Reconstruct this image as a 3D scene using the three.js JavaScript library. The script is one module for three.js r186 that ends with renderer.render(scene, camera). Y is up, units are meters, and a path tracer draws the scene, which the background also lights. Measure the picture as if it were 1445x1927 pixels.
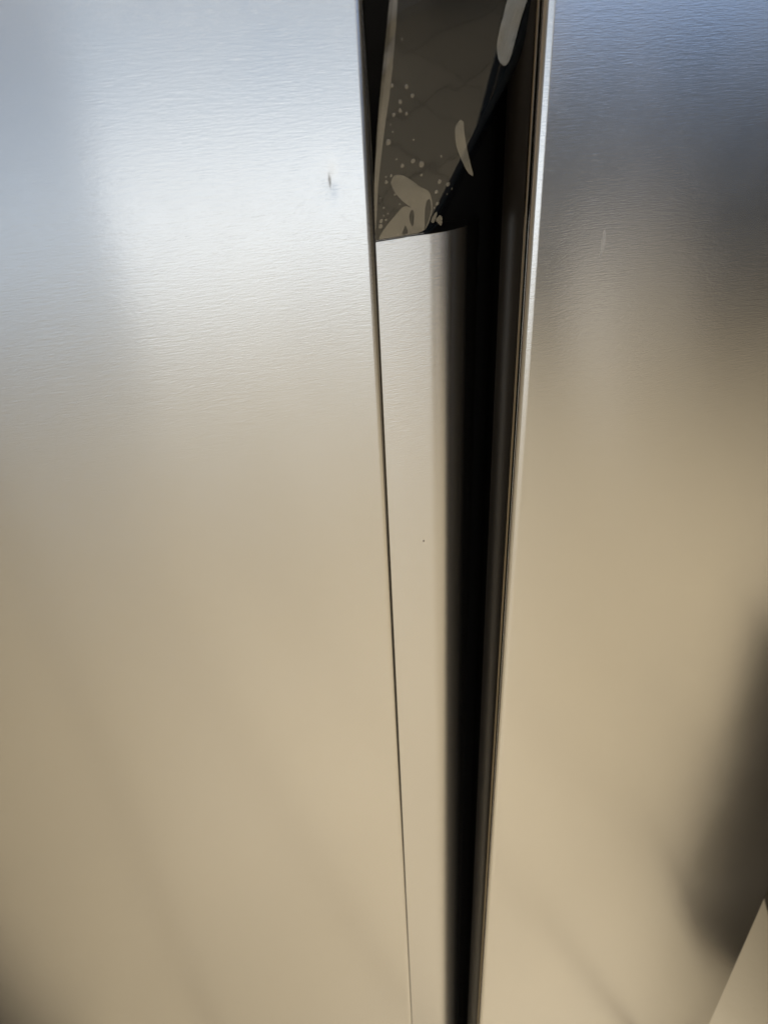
import * as THREE from 'three';
import { mergeGeometries } from 'three/addons/utils/BufferGeometryUtils.js';
import { RoundedBoxGeometry } from 'three/addons/geometries/RoundedBoxGeometry.js';
import { RectAreaLightUniformsLib } from 'three/addons/lights/RectAreaLightUniformsLib.js';

// ---------------------------------------------------------------- camera, light, exposure
const scene = new THREE.Scene();
scene.background = new THREE.Color(0, 0, 0);
RectAreaLightUniformsLib.init();
const IMG_W = 1445, IMG_H = 1927, FOCAL = 1440;           // photograph size and focal length in its pixels
const CAM = new THREE.Vector3(0, 1.62, 0.43);             // phone held 43 cm in front of the doors
const camera = new THREE.PerspectiveCamera(2 * Math.atan(IMG_H / 2 / FOCAL) * 180 / Math.PI, IMG_W / IMG_H, 0.02, 60);
// world axes (door's right, up, door's outward normal) as seen by the camera: x right, y down, z forward
const AXES = (() => {
  const down = new THREE.Vector3(830 - IMG_W / 2, 3080 - IMG_H / 2, FOCAL).normalize();
  const up = down.clone().negate();
  const fwd = new THREE.Vector3(0, 0, 1);
  const heading = fwd.clone().addScaledVector(up, -fwd.dot(up)).normalize();
  const right = new THREE.Vector3().crossVectors(down, heading); if (right.x < 0) right.negate();
  const a = 15 * Math.PI / 180;
  const X = right.clone().multiplyScalar(Math.cos(a)).addScaledVector(heading, Math.sin(a));
  const N = heading.clone().multiplyScalar(Math.cos(a)).addScaledVector(right, -Math.sin(a)).negate();
  return [X, up, N];
})();
const toWorld = (cx, cy, cz) => { const v = new THREE.Vector3(cx, cy, cz); return new THREE.Vector3(AXES[0].dot(v), AXES[1].dot(v), AXES[2].dot(v)); };
{
  const xr = toWorld(1, 0, 0), yu = toWorld(0, -1, 0), zb = toWorld(0, 0, -1);
  const m = new THREE.Matrix4().makeBasis(xr, yu, zb);
  camera.quaternion.setFromRotationMatrix(m);
  camera.position.copy(CAM);
}
camera.focus = 0.56; camera.userData.fStop = 9;
const renderer = new THREE.WebGLRenderer({ antialias: true });
renderer.toneMapping = THREE.LinearToneMapping;
renderer.toneMappingExposure = 0.94;
renderer.shadowMap.enabled = true;

// lamp and windows of the place, plus a second lamp added as fill; the brushed steel mirrors them
const LAMPS = [
  { at: [1.0, 2.56, 0.25], size: [1.8, 2.3], radiance: 6.4, color: [1, 0.9, 0.745], label: 'large warm lamp panel on the ceiling just above the refrigerator' },
  { at: [0.5, 2.56, 2.75], size: [2.4, 1.2], radiance: 4.1, color: [1, 0.96, 0.9], label: 'smaller warm lamp panel added on the ceiling near the glass door to brighten the far floor' }];
const GLASS_DOOR = { x0: -1.5, x1: 2.1, zones: [[0.06, 0.95, [0.96, 1.03, 1.1], 1.62], [0.99, 2.1, [0.55, 0.82, 1.22], 0.36]] };
const HIGH_WINDOW = { x0: 2.4, x1: 4.7, y0: 1.5, y1: 2.3, color: [0.46, 0.74, 1.3], radiance: 1.05 };
const WALL_Z = 4.6;
function rectLight(x, y, z, w, h, color, radiance, dir) {
  const l = new THREE.RectAreaLight(new THREE.Color().setRGB(...color), radiance, w, h);
  l.position.set(x, y, z); l.lookAt(x + dir[0], y + dir[1], z + dir[2]); return l;
}

// ---------------------------------------------------------------- helpers
let seed = 7;
const rnd = () => { seed = (seed * 1664525 + 1013904223) >>> 0; return seed / 4294967296; };
const ray = (px, py) => toWorld(px - IMG_W / 2, py - IMG_H / 2, FOCAL).normalize();
const onZ = (px, py, z) => { const v = ray(px, py); return CAM.clone().addScaledVector(v, (z - CAM.z) / v.z); };
const onPlane = (px, py, p, n) => { const v = ray(px, py); return CAM.clone().addScaledVector(v, p.clone().sub(CAM).dot(n) / v.dot(n)); };
const lin = (r, g, b) => new THREE.Color().setRGB(r, g, b);
function mesh(name, geo, mat, parent) {
  const m = new THREE.Mesh(geo, mat); m.name = name; m.castShadow = m.receiveShadow = true; (parent || scene).add(m); return m;
}
function tag(o, label, category, group, kind) {
  o.userData.label = label; if (category) o.userData.category = category; if (group) o.userData.group = group; if (kind) o.userData.kind = kind; return o;
}
function thing(name, label, category, x = 0, y = 0, z = 0) {
  const g = new THREE.Group(); g.name = name; g.position.set(x, y, z); scene.add(g); return tag(g, label, category);
}
function noiseTexture(w, h, fn, floor = 0) {
  const d = new Uint8Array(w * h * 4);
  const a = fn(w, h); let lo = 1e9, hi = -1e9;
  for (const v of a) { if (v < lo) lo = v; if (v > hi) hi = v; }
  for (let i = 0; i < w * h; i++) { const v = 255 * (floor + (1 - floor) * (a[i] - lo) / (hi - lo)); d[4 * i] = d[4 * i + 1] = d[4 * i + 2] = v; d[4 * i + 3] = 255; }
  const t = new THREE.DataTexture(d, w, h); t.wrapS = t.wrapT = THREE.RepeatWrapping; t.magFilter = THREE.LinearFilter; t.minFilter = THREE.LinearMipmapLinearFilter; t.generateMipmaps = true; t.needsUpdate = true; return t;
}
// short horizontal brush strokes: white noise smeared along u, a little along v, at several lengths
function brushed(w, h) {
  const out = new Float32Array(w * h);
  for (const [len, thick, amp] of [[8, 2, 0.8], [18, 3, 1.0], [36, 3, 0.8], [70, 2, 0.25]]) {
    const src = new Float32Array(w * h); for (let i = 0; i < w * h; i++) src[i] = rnd() - 0.5;
    const tmp = new Float32Array(w * h), t2 = new Float32Array(w * h);
    for (let y = 0; y < h; y++) { let s = 0; const r = y * w; for (let k = 0; k < len; k++) s += src[r + k]; for (let x = 0; x < w; x++) { tmp[r + x] = s / Math.sqrt(len); s += src[r + (x + len) % w] - src[r + x]; } }
    for (let x = 0; x < w; x++) for (let y = 0; y < h; y++) { let s = 0; for (let k = 0; k < thick; k++) s += tmp[((y + k) % h) * w + x]; t2[y * w + x] = s / Math.sqrt(thick); }
    for (let i = 0; i < w * h; i++) out[i] += amp * t2[i];
  }
  for (let i = 0; i < out.length; i++) out[i] = Math.max(-1.6, Math.min(1.6, out[i]));
  return out;
}
function lattice(w, h, cells) {
  const out = new Float32Array(w * h);
  for (const [n, amp] of cells) {
    const g = new Float32Array(n * n); for (let i = 0; i < n * n; i++) g[i] = rnd();
    for (let y = 0; y < h; y++) for (let x = 0; x < w; x++) {
      const fx = x / w * n, fy = y / h * n, x0 = Math.floor(fx), y0 = Math.floor(fy); let u = fx - x0, v = fy - y0; u = u * u * (3 - 2 * u); v = v * v * (3 - 2 * v);
      const at = (i, j) => g[(j % n) * n + (i % n)];
      out[y * w + x] += amp * ((at(x0, y0) * (1 - u) + at(x0 + 1, y0) * u) * (1 - v) + (at(x0, y0 + 1) * (1 - u) + at(x0 + 1, y0 + 1) * u) * v);
    }
  }
  return out;
}
const clonetex = (t, rx, ry) => { const c = t.clone(); c.repeat.set(rx, ry); c.needsUpdate = true; return c; };
// a surface from rows of points: rows[j][i] -> Vector3, uv[j][i] -> [u, v]
function sheet(rows, uvs) {
  const g = new THREE.BufferGeometry(), P = [], U = [], I = [], nj = rows.length, ni = rows[0].length;
  for (let j = 0; j < nj; j++) for (let i = 0; i < ni; i++) { const p = rows[j][i]; P.push(p.x, p.y, p.z); U.push(...uvs[j][i]); }
  for (let j = 0; j < nj - 1; j++) for (let i = 0; i < ni - 1; i++) { const a = j * ni + i; I.push(a, a + 1, a + ni + 1, a, a + ni + 1, a + ni); }
  g.setAttribute('position', new THREE.Float32BufferAttribute(P, 3)); g.setAttribute('uv', new THREE.Float32BufferAttribute(U, 2)); g.setIndex(I); g.computeVertexNormals(); return g;
}
// vertical extrusion of an (x, z) profile between two heights; u runs along the profile and v upward, in metres
function upright(profile, y0, y1, ys) {
  ys = ys || [y0, y1];
  const len = [0]; for (let i = 1; i < profile.length; i++) len.push(len[i - 1] + Math.hypot(profile[i][0] - profile[i - 1][0], profile[i][1] - profile[i - 1][1]));
  return sheet(ys.map(y => profile.map(p => new THREE.Vector3(p[0], y, p[1]))), ys.map(y => profile.map((p, i) => [len[i], y])));
}
// sharp-edged closed prism standing upright
function prism(profile, y0, y1) {
  const s = new THREE.Shape(profile.map(p => new THREE.Vector2(p[0], -p[1])));
  const g = new THREE.ExtrudeGeometry(s, { depth: y1 - y0, bevelEnabled: false }); g.rotateX(-Math.PI / 2); g.translate(0, y0, 0); return g;
}
const box = (x0, x1, y0, y1, z0, z1) => { const g = new THREE.BoxGeometry(x1 - x0, y1 - y0, z1 - z0); g.translate((x0 + x1) / 2, (y0 + y1) / 2, (z0 + z1) / 2); return g; };
const arc = (cx, cz, r, a0, a1, n) => Array.from({ length: n + 1 }, (_, i) => { const a = (a0 + (a1 - a0) * i / n) * Math.PI / 180; return [cx + r * Math.cos(a), cz + r * Math.sin(a)]; });

// ---------------------------------------------------------------- materials
const brushTex = noiseTexture(1024, 1024, brushed);
const cloudTex = noiseTexture(512, 512, (w, h) => lattice(w, h, [[4, 1], [9, 0.6], [23, 0.35], [71, 0.25], [160, 0.2]]));
const smudgeTex = noiseTexture(512, 512, (w, h) => lattice(w, h, [[5, 1], [13, 0.7], [37, 0.35], [110, 0.2]]), 0.86);
const waveTex = noiseTexture(256, 256, (w, h) => lattice(w, h, [[3, 1], [7, 0.4]]));
const steel = new THREE.MeshPhysicalMaterial({ color: lin(0.68, 0.665, 0.64), metalness: 1, roughness: 0.205, anisotropy: 0.85, anisotropyRotation: Math.PI / 2, bumpMap: clonetex(brushTex, 1 / 0.26, 1 / 0.16), bumpScale: 0.000032, roughnessMap: clonetex(smudgeTex, 2.3, 1.7) });
steel.name = 'brushed_steel';
const stripSteel = steel.clone(); stripSteel.roughness = 0.26; stripSteel.anisotropy = 0.75; stripSteel.bumpScale = 0.00007; stripSteel.roughnessMap = null; stripSteel.name = 'brushed_strip_steel';
const polished = new THREE.MeshPhysicalMaterial({ color: lin(0.7, 0.68, 0.65), metalness: 1, roughness: 0.22 }); polished.name = 'satin_steel';
const blackPlastic = new THREE.MeshPhysicalMaterial({ color: lin(0.003, 0.003, 0.0034), roughness: 0.55, specularIntensity: 0.2 }); blackPlastic.name = 'black_plastic';
const greyPlastic = new THREE.MeshStandardMaterial({ color: lin(0.024, 0.020, 0.016), roughness: 0.35 }); greyPlastic.name = 'dark_grey_plastic';
const rubber = new THREE.MeshPhysicalMaterial({ color: lin(0.003, 0.003, 0.003), roughness: 0.8, specularIntensity: 0.15 }); rubber.name = 'black_rubber';
const trimMetal = new THREE.MeshStandardMaterial({ color: lin(0.45, 0.38, 0.28), metalness: 1, roughness: 0.3 }); trimMetal.name = 'bronze_trim';
const plateBlack = new THREE.MeshPhysicalMaterial({ color: lin(0.006, 0.0075, 0.0095), roughness: 0.04, ior: 1.5, specularIntensity: 1 }); plateBlack.name = 'gloss_black';
const filmClear = new THREE.MeshPhysicalMaterial({ color: lin(1, 1, 1), roughness: 0.02, transmission: 1, thickness: 0, ior: 1.46, bumpMap: clonetex(waveTex, 1, 1), bumpScale: 0.00012 }); filmClear.name = 'clear_film';
const bubbleFilm = new THREE.MeshPhysicalMaterial({ color: lin(1, 1, 1), roughness: 0.09, transmission: 1, thickness: 0, ior: 2.3, bumpMap: clonetex(waveTex, 14, 14), bumpScale: 0.0011 }); bubbleFilm.name = 'loose_film';
const dotFilm = bubbleFilm.clone(); dotFilm.bumpMap = null; dotFilm.name = 'bubble_film';
const cabinetGrey = new THREE.MeshStandardMaterial({ color: lin(0.06, 0.06, 0.065), roughness: 0.5 }); cabinetGrey.name = 'cabinet_grey';

// ---------------------------------------------------------------- setting: tiled floor, far wall, ceiling
const tileAngle = 16.2 * Math.PI / 180, E1 = [Math.cos(tileAngle), Math.sin(tileAngle)], E2 = [-Math.sin(tileAngle), Math.cos(tileAngle)];
const toFloor = (u, v) => [u * E1[0] + v * E2[0], u * E1[1] + v * E2[1]];
{
  const floor = new THREE.Group(); floor.name = 'floor'; scene.add(floor); tag(floor, 'beige square tiled floor under and in front of the fridge', null, null, 'structure');
  const grout = new THREE.MeshStandardMaterial({ color: lin(0.13, 0.1, 0.07), roughness: 0.9 });
  mesh('grout', box(-3.4, 6, -0.05, -0.003, -2, WALL_Z), grout, floor);
  const tones = [0, 1, 2, 3].map(i => { const k = 1 + (i - 1.5) * 0.025; return new THREE.MeshPhysicalMaterial({ color: lin(0.60 * k, 0.535 * k, 0.41 * k), roughness: 0.28, roughnessMap: null, bumpMap: clonetex(cloudTex, 3, 3), bumpScale: 0.0004 }); });
  const S = 0.33, J = 0.008, geo = new RoundedBoxGeometry(S - J, 0.02, S - J, 1, 0.0015); geo.translate(0, -0.01, 0);
  const list = [];
  for (let i = -16; i < 24; i++) for (let j = -10; j < 20; j++) {
    const u = 0.56 + (i + 0.5) * S, v = -0.147 + (j + 0.5) * S, [x, z] = toFloor(u, v);
    if (x < -3.2 || x > 5.8 || z < -1.2 || z > WALL_Z - 0.26) continue;
    list.push([x, z, Math.hypot(x - 0.6, z - 0.3)]);
  }
  list.sort((a, b) => a[2] - b[2]);
  const rest = [];
  list.forEach(([x, z], k) => {
    const tone = Math.floor(rnd() * 4);
    if (k < 240) { const t = mesh(k ? 'tile_' + String(k).padStart(3, '0') : 'tile', geo, tones[tone], floor); t.position.set(x, (rnd() - 0.5) * 0.0006, z); t.rotation.y = -tileAngle; }
    else { const g = geo.clone(); g.rotateY(-tileAngle); g.translate(x, 0, z); rest.push(g); }
  });
  if (rest.length) { const m = mesh('far_tiles', mergeGeometries(rest), tones[1], floor); m.userData.kind = 'stuff'; }
}
{
  const paint = new THREE.MeshStandardMaterial({ color: lin(0.62, 0.61, 0.6), roughness: 0.85, bumpMap: clonetex(cloudTex, 2, 2), bumpScale: 0.001 });
  const g = GLASS_DOOR, h = HIGH_WINDOW, z0 = WALL_Z, z1 = WALL_Z + 0.15, top = 2.6;
  const wall = mesh('far_wall', mergeGeometries([
    box(-3.4, g.x0, 0, top, z0, z1), box(g.x0, g.x1, 2.15, top, z0, z1), box(g.x1, h.x0, 0, top, z0, z1),
    box(h.x0, h.x1, 0, h.y0, z0, z1), box(h.x0, h.x1, h.y1, top, z0, z1), box(h.x1, 6, 0, top, z0, z1)]), paint);
  tag(wall, 'plain pale wall across from the fridge holding the bright glass door', null, null, 'structure');
  const left = mesh('left_wall', box(-3.55, -3.4, 0, 2.6, -1.2, z1), new THREE.MeshStandardMaterial({ color: lin(0.6, 0.5, 0.4), roughness: 0.85 }));
  tag(left, 'plain warm wall to the left of the fridge', null, null, 'structure');
  const ceil = mesh('ceiling', box(-3.4, 6, 2.6, 2.7, -1.2, WALL_Z + 0.15), new THREE.MeshStandardMaterial({ color: lin(0.55, 0.54, 0.52), roughness: 0.9 }));
  tag(ceil, 'plain ceiling carrying the warm lamp panel', null, null, 'structure');
}
// glass door and high window: bright daylight panes
{
  const frameMat = new THREE.MeshStandardMaterial({ color: lin(0.5, 0.5, 0.5), roughness: 0.4 });
  const g = GLASS_DOOR, w = g.x1 - g.x0, cx = (g.x0 + g.x1) / 2;
  const d = thing('glass_door', 'wide bright glass door to daylight, mirrored as a pale glow in the left steel door', 'glass door', cx, 0, WALL_Z + 0.04);
  mesh('frame', mergeGeometries([box(-w / 2, -w / 2 + 0.05, 0, 2.15, -0.03, 0.03), box(w / 2 - 0.05, w / 2, 0, 2.15, -0.03, 0.03), box(-w / 2 + 0.05, w / 2 - 0.05, 2.1, 2.15, -0.03, 0.03), box(-w / 2 + 0.05, w / 2 - 0.05, 0, 0.06, -0.03, 0.03), box(-w / 2 + 0.05, w / 2 - 0.05, 0.95, 0.99, -0.03, 0.03)]), frameMat, d);
  for (const [y0, y1, c, L] of g.zones) {
    mesh('pane', box(-w / 2 + 0.052, w / 2 - 0.052, y0 + 0.002, y1 - 0.002, -0.006, 0.006), new THREE.MeshStandardMaterial({ color: lin(0.1, 0.1, 0.1), roughness: 0.2, emissive: lin(...c), emissiveIntensity: 0.25 }), d);
    d.add(rectLight(0, (y0 + y1) / 2, -0.03, w - 0.12, y1 - y0, c, L, [0, 0, -1]));
  }
  const h = HIGH_WINDOW, hw = h.x1 - h.x0, hh = h.y1 - h.y0;
  const win = thing('high_window', 'bluish daylight window set high in the far wall, mirrored atop the right steel door', 'window', (h.x0 + h.x1) / 2, h.y0, WALL_Z + 0.04);
  mesh('frame', mergeGeometries([box(-hw / 2, -hw / 2 + 0.04, 0, hh, -0.03, 0.03), box(hw / 2 - 0.04, hw / 2, 0, hh, -0.03, 0.03), box(-hw / 2 + 0.04, hw / 2 - 0.04, hh - 0.04, hh, -0.03, 0.03), box(-hw / 2 + 0.04, hw / 2 - 0.04, 0, 0.04, -0.03, 0.03)]), frameMat, win);
  mesh('pane', box(-hw / 2 + 0.042, hw / 2 - 0.042, 0.042, hh - 0.042, -0.006, 0.006), new THREE.MeshStandardMaterial({ color: lin(0.1, 0.1, 0.1), roughness: 0.2, emissive: lin(...h.color), emissiveIntensity: 0.25 }), win);
  win.add(rectLight(0, hh / 2, -0.03, hw - 0.1, hh - 0.1, h.color, h.radiance, [0, 0, -1]));
  LAMPS.forEach((L, k) => {
  const lamp = thing(k ? 'ceiling_lamp_001' : 'ceiling_lamp', L.label, 'lamp', L.at[0], L.at[1], L.at[2]); lamp.userData.group = 'ceiling lamps';
  mesh('housing', box(-L.size[0] / 2 - 0.02, L.size[0] / 2 + 0.02, 0.005, 0.04, -L.size[1] / 2 - 0.02, L.size[1] / 2 + 0.02), new THREE.MeshStandardMaterial({ color: lin(0.7, 0.7, 0.7), roughness: 0.5 }), lamp);
  mesh('diffuser', box(-L.size[0] / 2, L.size[0] / 2, -0.006, 0.004, -L.size[1] / 2, L.size[1] / 2), new THREE.MeshStandardMaterial({ color: lin(0.5, 0.5, 0.5), roughness: 0.5, emissive: lin(...L.color), emissiveIntensity: 0.5 }), lamp);
  lamp.add(rectLight(0, -0.015, 0, L.size[0], L.size[1], L.color, L.radiance, [0, -1, 0]));
  });
}

// ---------------------------------------------------------------- refrigerator
const D_Y0 = 0.05, D_Y1 = 1.77;                            // both doors
const LX0 = -0.318, LX1 = 0.1201, RX0 = 0.2146, RX1 = 0.655;
const fridge = thing('refrigerator', 'brushed steel side by side refrigerator with a recessed handle channel between its two doors', 'refrigerator', 0, 0, 0);
mesh('cabinet', box(LX0 + 0.003, RX1 - 0.003, 0.045, 1.79, -0.70, -0.075), cabinetGrey, fridge);
mesh('base_grille', box(LX0 + 0.01, RX1 - 0.01, 0.0, 0.043, -0.66, -0.03), blackPlastic, fridge);
// left door -------------------------------------------------------
const leftDoor = new THREE.Group(); leftDoor.name = 'door'; fridge.add(leftDoor);
leftDoor.userData.label = 'left door with a small dent near its edge and a recessed steel handle strip';
{
  const dent = onZ(627, 340, 0);
  const r = 0.0066, xs = [], ys = [];
  for (let x = LX0 + 0.003; x < dent.x - 0.0201; x += 0.02) xs.push(x);
  for (let x = dent.x - 0.02; x < Math.min(dent.x + 0.02, LX1 - r); x += 0.0005) xs.push(x);
  for (let y = D_Y0; y < dent.y - 0.0351; y += 0.04) ys.push(y);
  for (let y = dent.y - 0.035; y <= dent.y + 0.035; y += 0.0007) ys.push(y);
  for (let y = dent.y + 0.045; y < D_Y1; y += 0.04) ys.push(y);
  ys.push(D_Y1);
  const prof = [[LX0, -0.012], ...arc(LX0 + 0.003, -0.003, 0.003, 180, 95, 5), ...xs.slice(0).map(x => [x, 0]), ...arc(LX1 - r, -r, r, 90, 0, 14), [LX1, -0.011], [LX1 - 0.002, -0.013], [LX1 - 0.012, -0.013]];
  const relief = (x, y) => {
    const dx = (x - dent.x), dy = (y - dent.y);
    // a short upright crease: pushed in on its left, raised beside it
    const e = Math.exp(-(dy * dy) / (2 * 0.0052 * 0.0052));
    return -0.00033 * e * Math.exp(-(dx * dx) / (2 * 0.0018 * 0.0018)) - 0.00012 * Math.exp(-((dx + 0.003) ** 2) / (2 * 0.006 ** 2) - dy * dy / (2 * 0.009 ** 2));
  };
  const len = [0]; for (let i = 1; i < prof.length; i++) len.push(len[i - 1] + Math.hypot(prof[i][0] - prof[i - 1][0], prof[i][1] - prof[i - 1][1]));
  const rows = ys.map(y => prof.map(p => new THREE.Vector3(p[0], y, p[1] + (p[1] === 0 ? relief(p[0], y) : 0))));
  mesh('front_panel', sheet(rows, ys.map(y => prof.map((p, i) => [len[i], y]))), steel, leftDoor);
  mesh('door_core', prism([[LX0 + 0.004, -0.006], [LX0 + 0.004, -0.068], [0.105, -0.068], [0.105, -0.008]], D_Y0 + 0.002, D_Y1 - 0.002), blackPlastic, leftDoor);
}
// the recessed steel strip: flat, turned 10 degrees into the channel, then rolling away into the gap
const STRIP_Z = -0.034, P0 = onZ(712, 453, STRIP_Z), A = 1.2 * Math.PI / 180;
const stripAt = (s) => [P0.x + s * Math.cos(A), STRIP_Z - s * Math.sin(A)];
const BEND = (() => { // where the strip starts to roll away
  const n = new THREE.Vector3(Math.sin(A), 0, Math.cos(A)), p = onPlane(806, 437, P0, n); return Math.hypot(p.x - P0.x, p.z - P0.z);
})();
{
  const [bx, bz] = stripAt(BEND), R = 0.054, cx = bx - R * Math.sin(A), cz = bz - R * Math.cos(A);
  const prof = [stripAt(-0.017), stripAt(-0.003), stripAt(0), stripAt(BEND * 0.5), ...arc(cx, cz, R, 90 - 1.2, 32, 30), [cx + R * 0.85, cz + R * 0.53 - 0.012]];
  mesh('handle_strip', upright(prof, D_Y0 + 0.002, P0.y), stripSteel, leftDoor);
  mesh('handle_backing', prism([[0.107, -0.068], [bx + 0.04, -0.072], [bx + 0.036, bz - 0.022], [bx, bz - 0.006], [0.107, STRIP_Z - 0.004]], D_Y0 + 0.004, P0.y - 0.003), blackPlastic, leftDoor);
  const speckAt = onPlane(797, 1018, P0, new THREE.Vector3(Math.sin(A), 0, Math.cos(A)));
  const sp = new THREE.SphereGeometry(0.0008, 8, 6); sp.scale(0.6, 1.1, 0.25); sp.translate(speckAt.x, speckAt.y, speckAt.z + 0.0001);
  mesh('dark_speck', sp, rubber, leftDoor);
}
// glossy black handle plate above the strip, leaning over the channel: a flat face and a side rolling away
const PN = (() => { const a = 9 * Math.PI / 180, b = 13 * Math.PI / 180; return new THREE.Vector3(Math.sin(a) * Math.cos(b), -Math.sin(b), Math.cos(a) * Math.cos(b)); })();
const PP = onZ(712, 453, STRIP_Z + 0.002);
const onPlate = (px, py, lift = 0) => onPlane(px, py, PP.clone().addScaledVector(PN, lift), PN);
const lerp = (a, b, t) => a + (b - a) * t;
const plateLeft = t => t < 0.27 ? [lerp(706, 704, t / 0.27), lerp(454, 330, t / 0.27)] : [lerp(704, 741, (t - 0.27) / 0.73), lerp(330, -8, (t - 0.27) / 0.73)];
const plateBend = t => [lerp(793, 1022, t), lerp(440, -8, t)];
{
  const rows = [], uvs = [], nt = 40, ns = 14, nc = 22;
  for (let j = 0; j <= nt; j++) {
    const t = j / nt, row = [], uv = [], a = onPlate(...plateLeft(t)), b = onPlate(...plateBend(t));
    for (let i = 0; i <= ns; i++) { row.push(a.clone().lerp(b, i / ns)); uv.push([i / ns, t]); }
    const dir = b.clone().sub(a).setY(0).normalize(), inw = new THREE.Vector3(-dir.z, 0, dir.x).multiplyScalar(-1); // inward, away from the viewer
    if (inw.z > 0) inw.negate();
    const R = 0.012, Q = 46 * Math.PI / 180;
    for (let k = 1; k <= nc; k++) {
      const q = Math.min(1, k / (nc - 6)) * Q, more = Math.max(0, k - (nc - 6)) / 6 * 0.03;
      row.push(b.clone().addScaledVector(dir, R * Math.sin(q) + more * Math.cos(q)).addScaledVector(inw, R * (1 - Math.cos(q)) + more * Math.sin(q))); uv.push([1 + k / nc, t]);
    }
    rows.push(row); uvs.push(uv);
  }
  mesh('handle_plate', sheet(rows, uvs), plateBlack, leftDoor);
  const rim = new THREE.CatmullRomCurve3(rows[0].filter((_, i) => i % 2 === 0 || i === rows[0].length - 1));
  mesh('plate_rim', new THREE.TubeGeometry(rim, 60, 0.0007, 8), plateBlack, leftDoor);
}
// right door ------------------------------------------------------
const rightDoor = new THREE.Group(); rightDoor.name = 'door'; fridge.add(rightDoor);
rightDoor.userData.label = 'right door with a faint upright scuff and a layered dark side edge';
{
  const r = 0.0046;
  const prof = [[RX0 + 0.0005, -0.0042], ...arc(RX0 + 0.0028, -0.0035, 0.0028, 180, 108, 10), ...arc(RX0 + 0.0028 + 0.0112 * Math.sin(18 * Math.PI / 180), -0.014, 0.014, 106.5, 90.5, 10), ...Array.from({ length: 20 }, (_, i) => [lerp(RX0 + 0.0064, RX1 - r, i / 19), 0]), ...arc(RX1 - r, -r, r, 88, 0, 8), [RX1, -0.012]];
  const ys = Array.from({ length: 40 }, (_, i) => lerp(D_Y0, D_Y1, i / 39));
  mesh('front_panel', upright(prof, D_Y0, D_Y1, ys), steel, rightDoor);
  const S = RX0, up = (name, x, z0, z1, m, depth = 0.02) => mesh(name, prism([[x, z0], [x, z1], [x + depth, z1], [x + depth, z0]], D_Y0 + 0.001, D_Y1 - 0.001), m, rightDoor);
  up('seam', S + 0.0015, -0.0044, -0.0078, rubber);
  const trim = upright([[S + 0.004, -0.0080], ...arc(S + 0.0012, -0.0092, 0.0012, 90, 270, 8), [S + 0.004, -0.0104]], D_Y0 + 0.001, D_Y1 - 0.001);
  mesh('edge_trim', trim, trimMetal, rightDoor);
  up('seam', S + 0.0022, -0.0106, -0.0150, rubber);
  mesh('side_panel', upright([[S + 0.01, -0.0152], [S + 0.0008, -0.0152], ...arc(S + 0.001, -0.041, 0.0012, 180, 260, 6), [S + 0.02, -0.0424]], D_Y0 + 0.001, D_Y1 - 0.001), greyPlastic, rightDoor);
  mesh('gasket', prism([[S + 0.006, -0.043], [S + 0.006, -0.07], [S + 0.03, -0.07], [S + 0.03, -0.043]], D_Y0 + 0.01, D_Y1 - 0.01), rubber, rightDoor);
  mesh('door_core', prism([[S + 0.024, -0.006], [S + 0.024, -0.068], [RX1 - 0.004, -0.068], [RX1 - 0.004, -0.006]], D_Y0 + 0.002, D_Y1 - 0.002), cabinetGrey, rightDoor);
  // scuff: a faint upright smear of roughened metal
  const pts = [[1139, 430], [1140, 445], [1136, 468], [1130, 484], [1127, 483], [1129, 466], [1132, 444], [1136, 432]].map(p => onZ(p[0], p[1], 0));
  const sh = new THREE.Shape(pts.map(p => new THREE.Vector2(p.x, p.y))), sg = new THREE.ShapeGeometry(sh); sg.translate(0, 0, 0.00025);
  mesh('scuff', sg, new THREE.MeshPhysicalMaterial({ color: lin(0.72, 0.72, 0.72), metalness: 1, roughness: 0.55, transparent: true, opacity: 0.15 }), rightDoor);
}
mesh('channel_back', box(0.106, 0.236, D_Y0, D_Y1, -0.074, -0.0705), rubber, fridge);

// ---------------------------------------------------------------- protective film on the handle plate, with air bubbles
const film = thing('protective_film', 'clear protective film with trapped air bubbles stuck on the glossy black handle plate', 'film', 0, 0, 0);
const LIFT = 0.0004;
function patch(name, px, lift, mat, holes = [], tilt = 0) {
  // flat patch in the film's plane from outline pixels
  const o = onPlate(850, 250, lift), ax = new THREE.Vector3(0, 1, 0).cross(PN).normalize(), ay = PN.clone().cross(ax);
  const flat = p => { const d = onPlate(p[0], p[1], lift).sub(o); return new THREE.Vector2(d.dot(ax), d.dot(ay)); };
  const s = new THREE.Shape(new THREE.SplineCurve([...px, px[0]].map(flat)).getPoints(px.length * 6).slice(0, -1));
  for (const h of holes) s.holes.push(new THREE.Path(new THREE.SplineCurve([...h, h[0]].map(flat)).getPoints(h.length * 6).slice(0, -1)));
  const g = new THREE.ShapeGeometry(s), P = g.attributes.position;
  let x0 = 1e9; for (let i = 0; i < P.count; i++) x0 = Math.min(x0, P.getX(i));
  for (let i = 0; i < P.count; i++) P.setZ(i, (P.getX(i) - x0) * Math.tan(tilt));
  for (let i = 0; i < P.count; i++) { const v = o.clone().addScaledVector(ax, P.getX(i)).addScaledVector(ay, P.getY(i)).addScaledVector(PN, P.getZ(i)); P.setXYZ(i, v.x, v.y, v.z); }
  g.computeVertexNormals();
  return mesh(name, g, mat, film);
}
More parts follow.
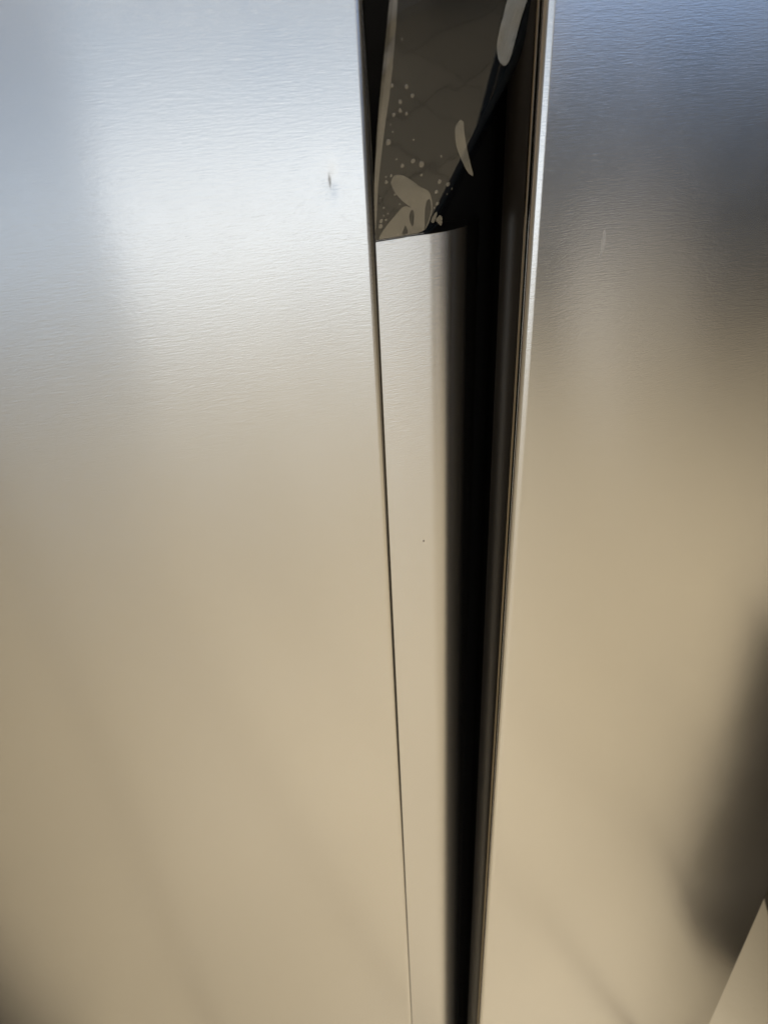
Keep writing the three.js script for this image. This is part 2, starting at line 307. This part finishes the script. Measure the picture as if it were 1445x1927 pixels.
{
  const rows = [], uvs = [];
  for (let j = 0; j <= 20; j++) { const t = j / 20, a = onPlate(...plateLeft(t), LIFT), b = onPlate(...plateBend(t), LIFT); const r = [], u = []; for (let i = 0; i <= 8; i++) { r.push(a.clone().lerp(b, i / 8)); u.push([i / 8, t]); } rows.push(r); uvs.push(u); }
  mesh('film_sheet', sheet(rows, uvs), filmClear, film);
  const up = 0.0008;
  // lifted margin along the film's left edge
  patch('lifted_edge', [[734, -10], [748, -10], [736, 150], [722, 255], [712, 345], [709, 400], [706, 440], [704, 400], [705, 330], [711, 230], [722, 110]], up, bubbleFilm);
  // large blisters at the lower end
  patch('air_blister', [[735, 343], [742, 331], [757, 330], [772, 338], [790, 351], [806, 360], [812, 376], [813, 395], [808, 415], [800, 431], [786, 438], [768, 441], [748, 445], [728, 448], [714, 449], [722, 432], [738, 412], [752, 395], [762, 388], [772, 390], [756, 377], [741, 359]], up, bubbleFilm,
    [[[772, 397], [777, 395], [779, 408], [777, 425], [772, 420], [770, 408]], [[802, 380], [808, 374], [811, 388], [810, 404], [804, 420], [799, 430], [799, 400]], [[762, 424], [766, 430], [767, 439], [757, 441], [759, 432]]]);  // holes stand in for darker reflections across the domed blister
  patch('air_blister', [[865, 225], [871, 229], [872, 245], [876, 275], [882, 303], [887, 328], [877, 321], [867, 300], [859, 278], [856, 255], [858, 236]], up, bubbleFilm, [], 0.12);  // outline follows the bright half only, the shaded half is left out
  patch('air_blister', [[956, -12], [984, -12], [974, 30], [962, 80], [952, 115], [943, 121], [936, 108], [935, 85], [941, 50]], up, bubbleFilm, [], 0.3);
  patch('air_blister', [[814, 408], [820, 399], [822, 404], [816, 419], [811, 416]], up, bubbleFilm);
  patch('air_blister', [[820, 412], [828, 405], [832, 412], [830, 424], [822, 418]], up, bubbleFilm);
  // round bubbles: pixel centre and radius
  const dots = [[738, 161, 3], [765, 163, 3.4], [776, 180, 3.6], [753, 192, 3.2], [753, 208, 3], [741, 216, 3], [765, 214, 2.7], [731, 268, 4.6], [778, 263, 1.6], [739, 248, 1.5], [735, 235, 1.2], [757, 312, 3.2], [777, 303, 4], [793, 309, 5], [746, 300, 1.5], [793, 329, 2.3], [830, 295, 1.7], [827, 342, 3.8], [843, 347, 3.8], [821, 361, 3.4], [823, 383, 3.4], [727, 343, 2.8], [736, 331, 2.6], [726, 333, 1.6], [743, 366, 1.8], [716, 373, 1.3], [722, 391, 1.7], [752, 385, 1.5], [730, 402, 1.5], [722, 406, 1.4], [717, 416, 3.2], [726, 414, 2.1], [716, 426, 4], [749, 441, 1.2], [739, 129, 1.4], [756, 74, 1.5], [817, 391, 1.6], [850, 355, 1.6], [841, 365, 1.3]];
  for (const [x, y, r] of dots) {
    const c = onPlate(x, y, 0.0006), rad = r * c.distanceTo(CAM) / FOCAL;
    const g = new THREE.SphereGeometry(rad, 14, 6, 0, Math.PI * 2, 0, Math.PI / 2); g.rotateX(Math.PI / 2); g.scale(1 * (0.9 + 0.2 * rnd()), 1.05, 0.06);
    const m = mesh('air_bubble', g, dotFilm, film); m.position.copy(c); m.quaternion.setFromUnitVectors(new THREE.Vector3(0, 0, 1), PN);
  }
}

// ---------------------------------------------------------------- dark cabinets beside and across from the fridge (mirrored in the doors)
const darkWood = new THREE.MeshStandardMaterial({ color: lin(0.05, 0.041, 0.031), roughness: 0.45, bumpMap: clonetex(cloudTex, 1, 4), bumpScale: 0.0004 });
const slate = new THREE.MeshStandardMaterial({ color: lin(0.016, 0.026, 0.042), roughness: 0.4 });
function cabinet(name, label, u, v, w, dp, h, y = 0) {   // near left corner at (u, v) on the floor
  const g = thing(name, label, 'cabinet', u, y, v); g.rotation.y = -25 * Math.PI / 180;
  const b = new RoundedBoxGeometry(w, h, dp, 2, 0.004); b.translate(w / 2, h / 2, -dp / 2); mesh('body', b, darkWood, g);
  const n = 2; for (let i = 0; i < n; i++) { const f = new RoundedBoxGeometry(w / n - 0.006, h - 0.1, 0.018, 1, 0.003); f.translate(w * (i + 0.5) / n, h / 2 + 0.04, 0.0095); mesh('front', f, darkWood, g); }
  return g;
}
cabinet('side_cabinet', 'dark brown cabinet standing close beside the right edge of the refrigerator', 0.755, 0.23, 0.6, 0.62, 0.82);
{
  const g = thing('wall_cupboard', 'long slate grey cupboard standing against the far wall, right of the glass door', 'cupboard', 1.85, 0, 3.4); g.rotation.y = 20 * Math.PI / 180;
  const b = new RoundedBoxGeometry(3.2, 1.45, 0.45, 2, 0.005); b.translate(1.6, 0.725, 0.25); mesh('body', b, slate, g);
  for (let i = 0; i < 4; i++) { const f = new RoundedBoxGeometry(0.79, 1.35, 0.018, 1, 0.003); f.translate(0.4 + 0.8 * i, 0.725, 0.0155); mesh('front', f, slate, g); }
}
{
  const mat = thing('added_shade_sheet', 'added dark sheet on the tiles, standing in for shade mirrored in the left door', 'mat', -0.52, 0.002, 0.48); mat.rotation.y = 0.95;  // added dark sheet, stands in for shade at the lower left
  const g = new RoundedBoxGeometry(0.7, 0.008, 0.42, 2, 0.003); g.translate(-0.05, 0.004, -0.21 - 0.02); mesh('dark_body', g, new THREE.MeshStandardMaterial({ color: lin(0.02, 0.018, 0.016), roughness: 0.95 }), mat);
}
// pale carton on the floor in front of the dark cupboard
{
  const c = thing('carton', 'white carton standing on the tiles before the slate grey cupboard', 'carton', 2.25, 0, 2.9); c.rotation.y = -0.3;
  const b = new RoundedBoxGeometry(0.6, 0.5, 0.36, 2, 0.006); b.translate(0, 0.25, 0); mesh('body', b, new THREE.MeshStandardMaterial({ color: lin(0.82, 0.82, 0.83), roughness: 0.7 }), c);
  mesh('tape', box(-0.03, 0.03, 0.501, 0.5025, -0.175, 0.175), new THREE.MeshStandardMaterial({ color: lin(0.5, 0.4, 0.25), roughness: 0.3 }), c);
}
// pleated cloth added beside the glass door to soften the edge of its glow
{
  const c = thing('added_curtain', 'pale pleated cloth added at the left of the glass door to soften its mirrored glow', 'added_curtain', 0, 0, WALL_Z - 0.08);
  const n = 160, rows = [];
  for (let j = 0; j <= 8; j++) { const y = 0.02 + j / 8 * 2.3; rows.push(Array.from({ length: n + 1 }, (_, i) => new THREE.Vector3(-1.55 + 1.3 * i / n, y, 0.028 * Math.sin(i * 0.62 + 0.3 * Math.sin(i * 0.21)) * (1.1 - j * 0.04)))); }
  mesh('cloth', sheet(rows, rows.map((r, j) => r.map((_, i) => [i / n, j / 8]))), new THREE.MeshPhysicalMaterial({ color: lin(0.74, 0.80, 0.88), roughness: 0.93, transmission: 0.75, thickness: 0, side: THREE.DoubleSide }), c);
  const rod = new THREE.CylinderGeometry(0.012, 0.012, 3.4, 12); rod.rotateZ(Math.PI / 2); rod.translate(0.7, 2.34, 0); mesh('rod', rod, polished, c);
}
renderer.render(scene, camera);
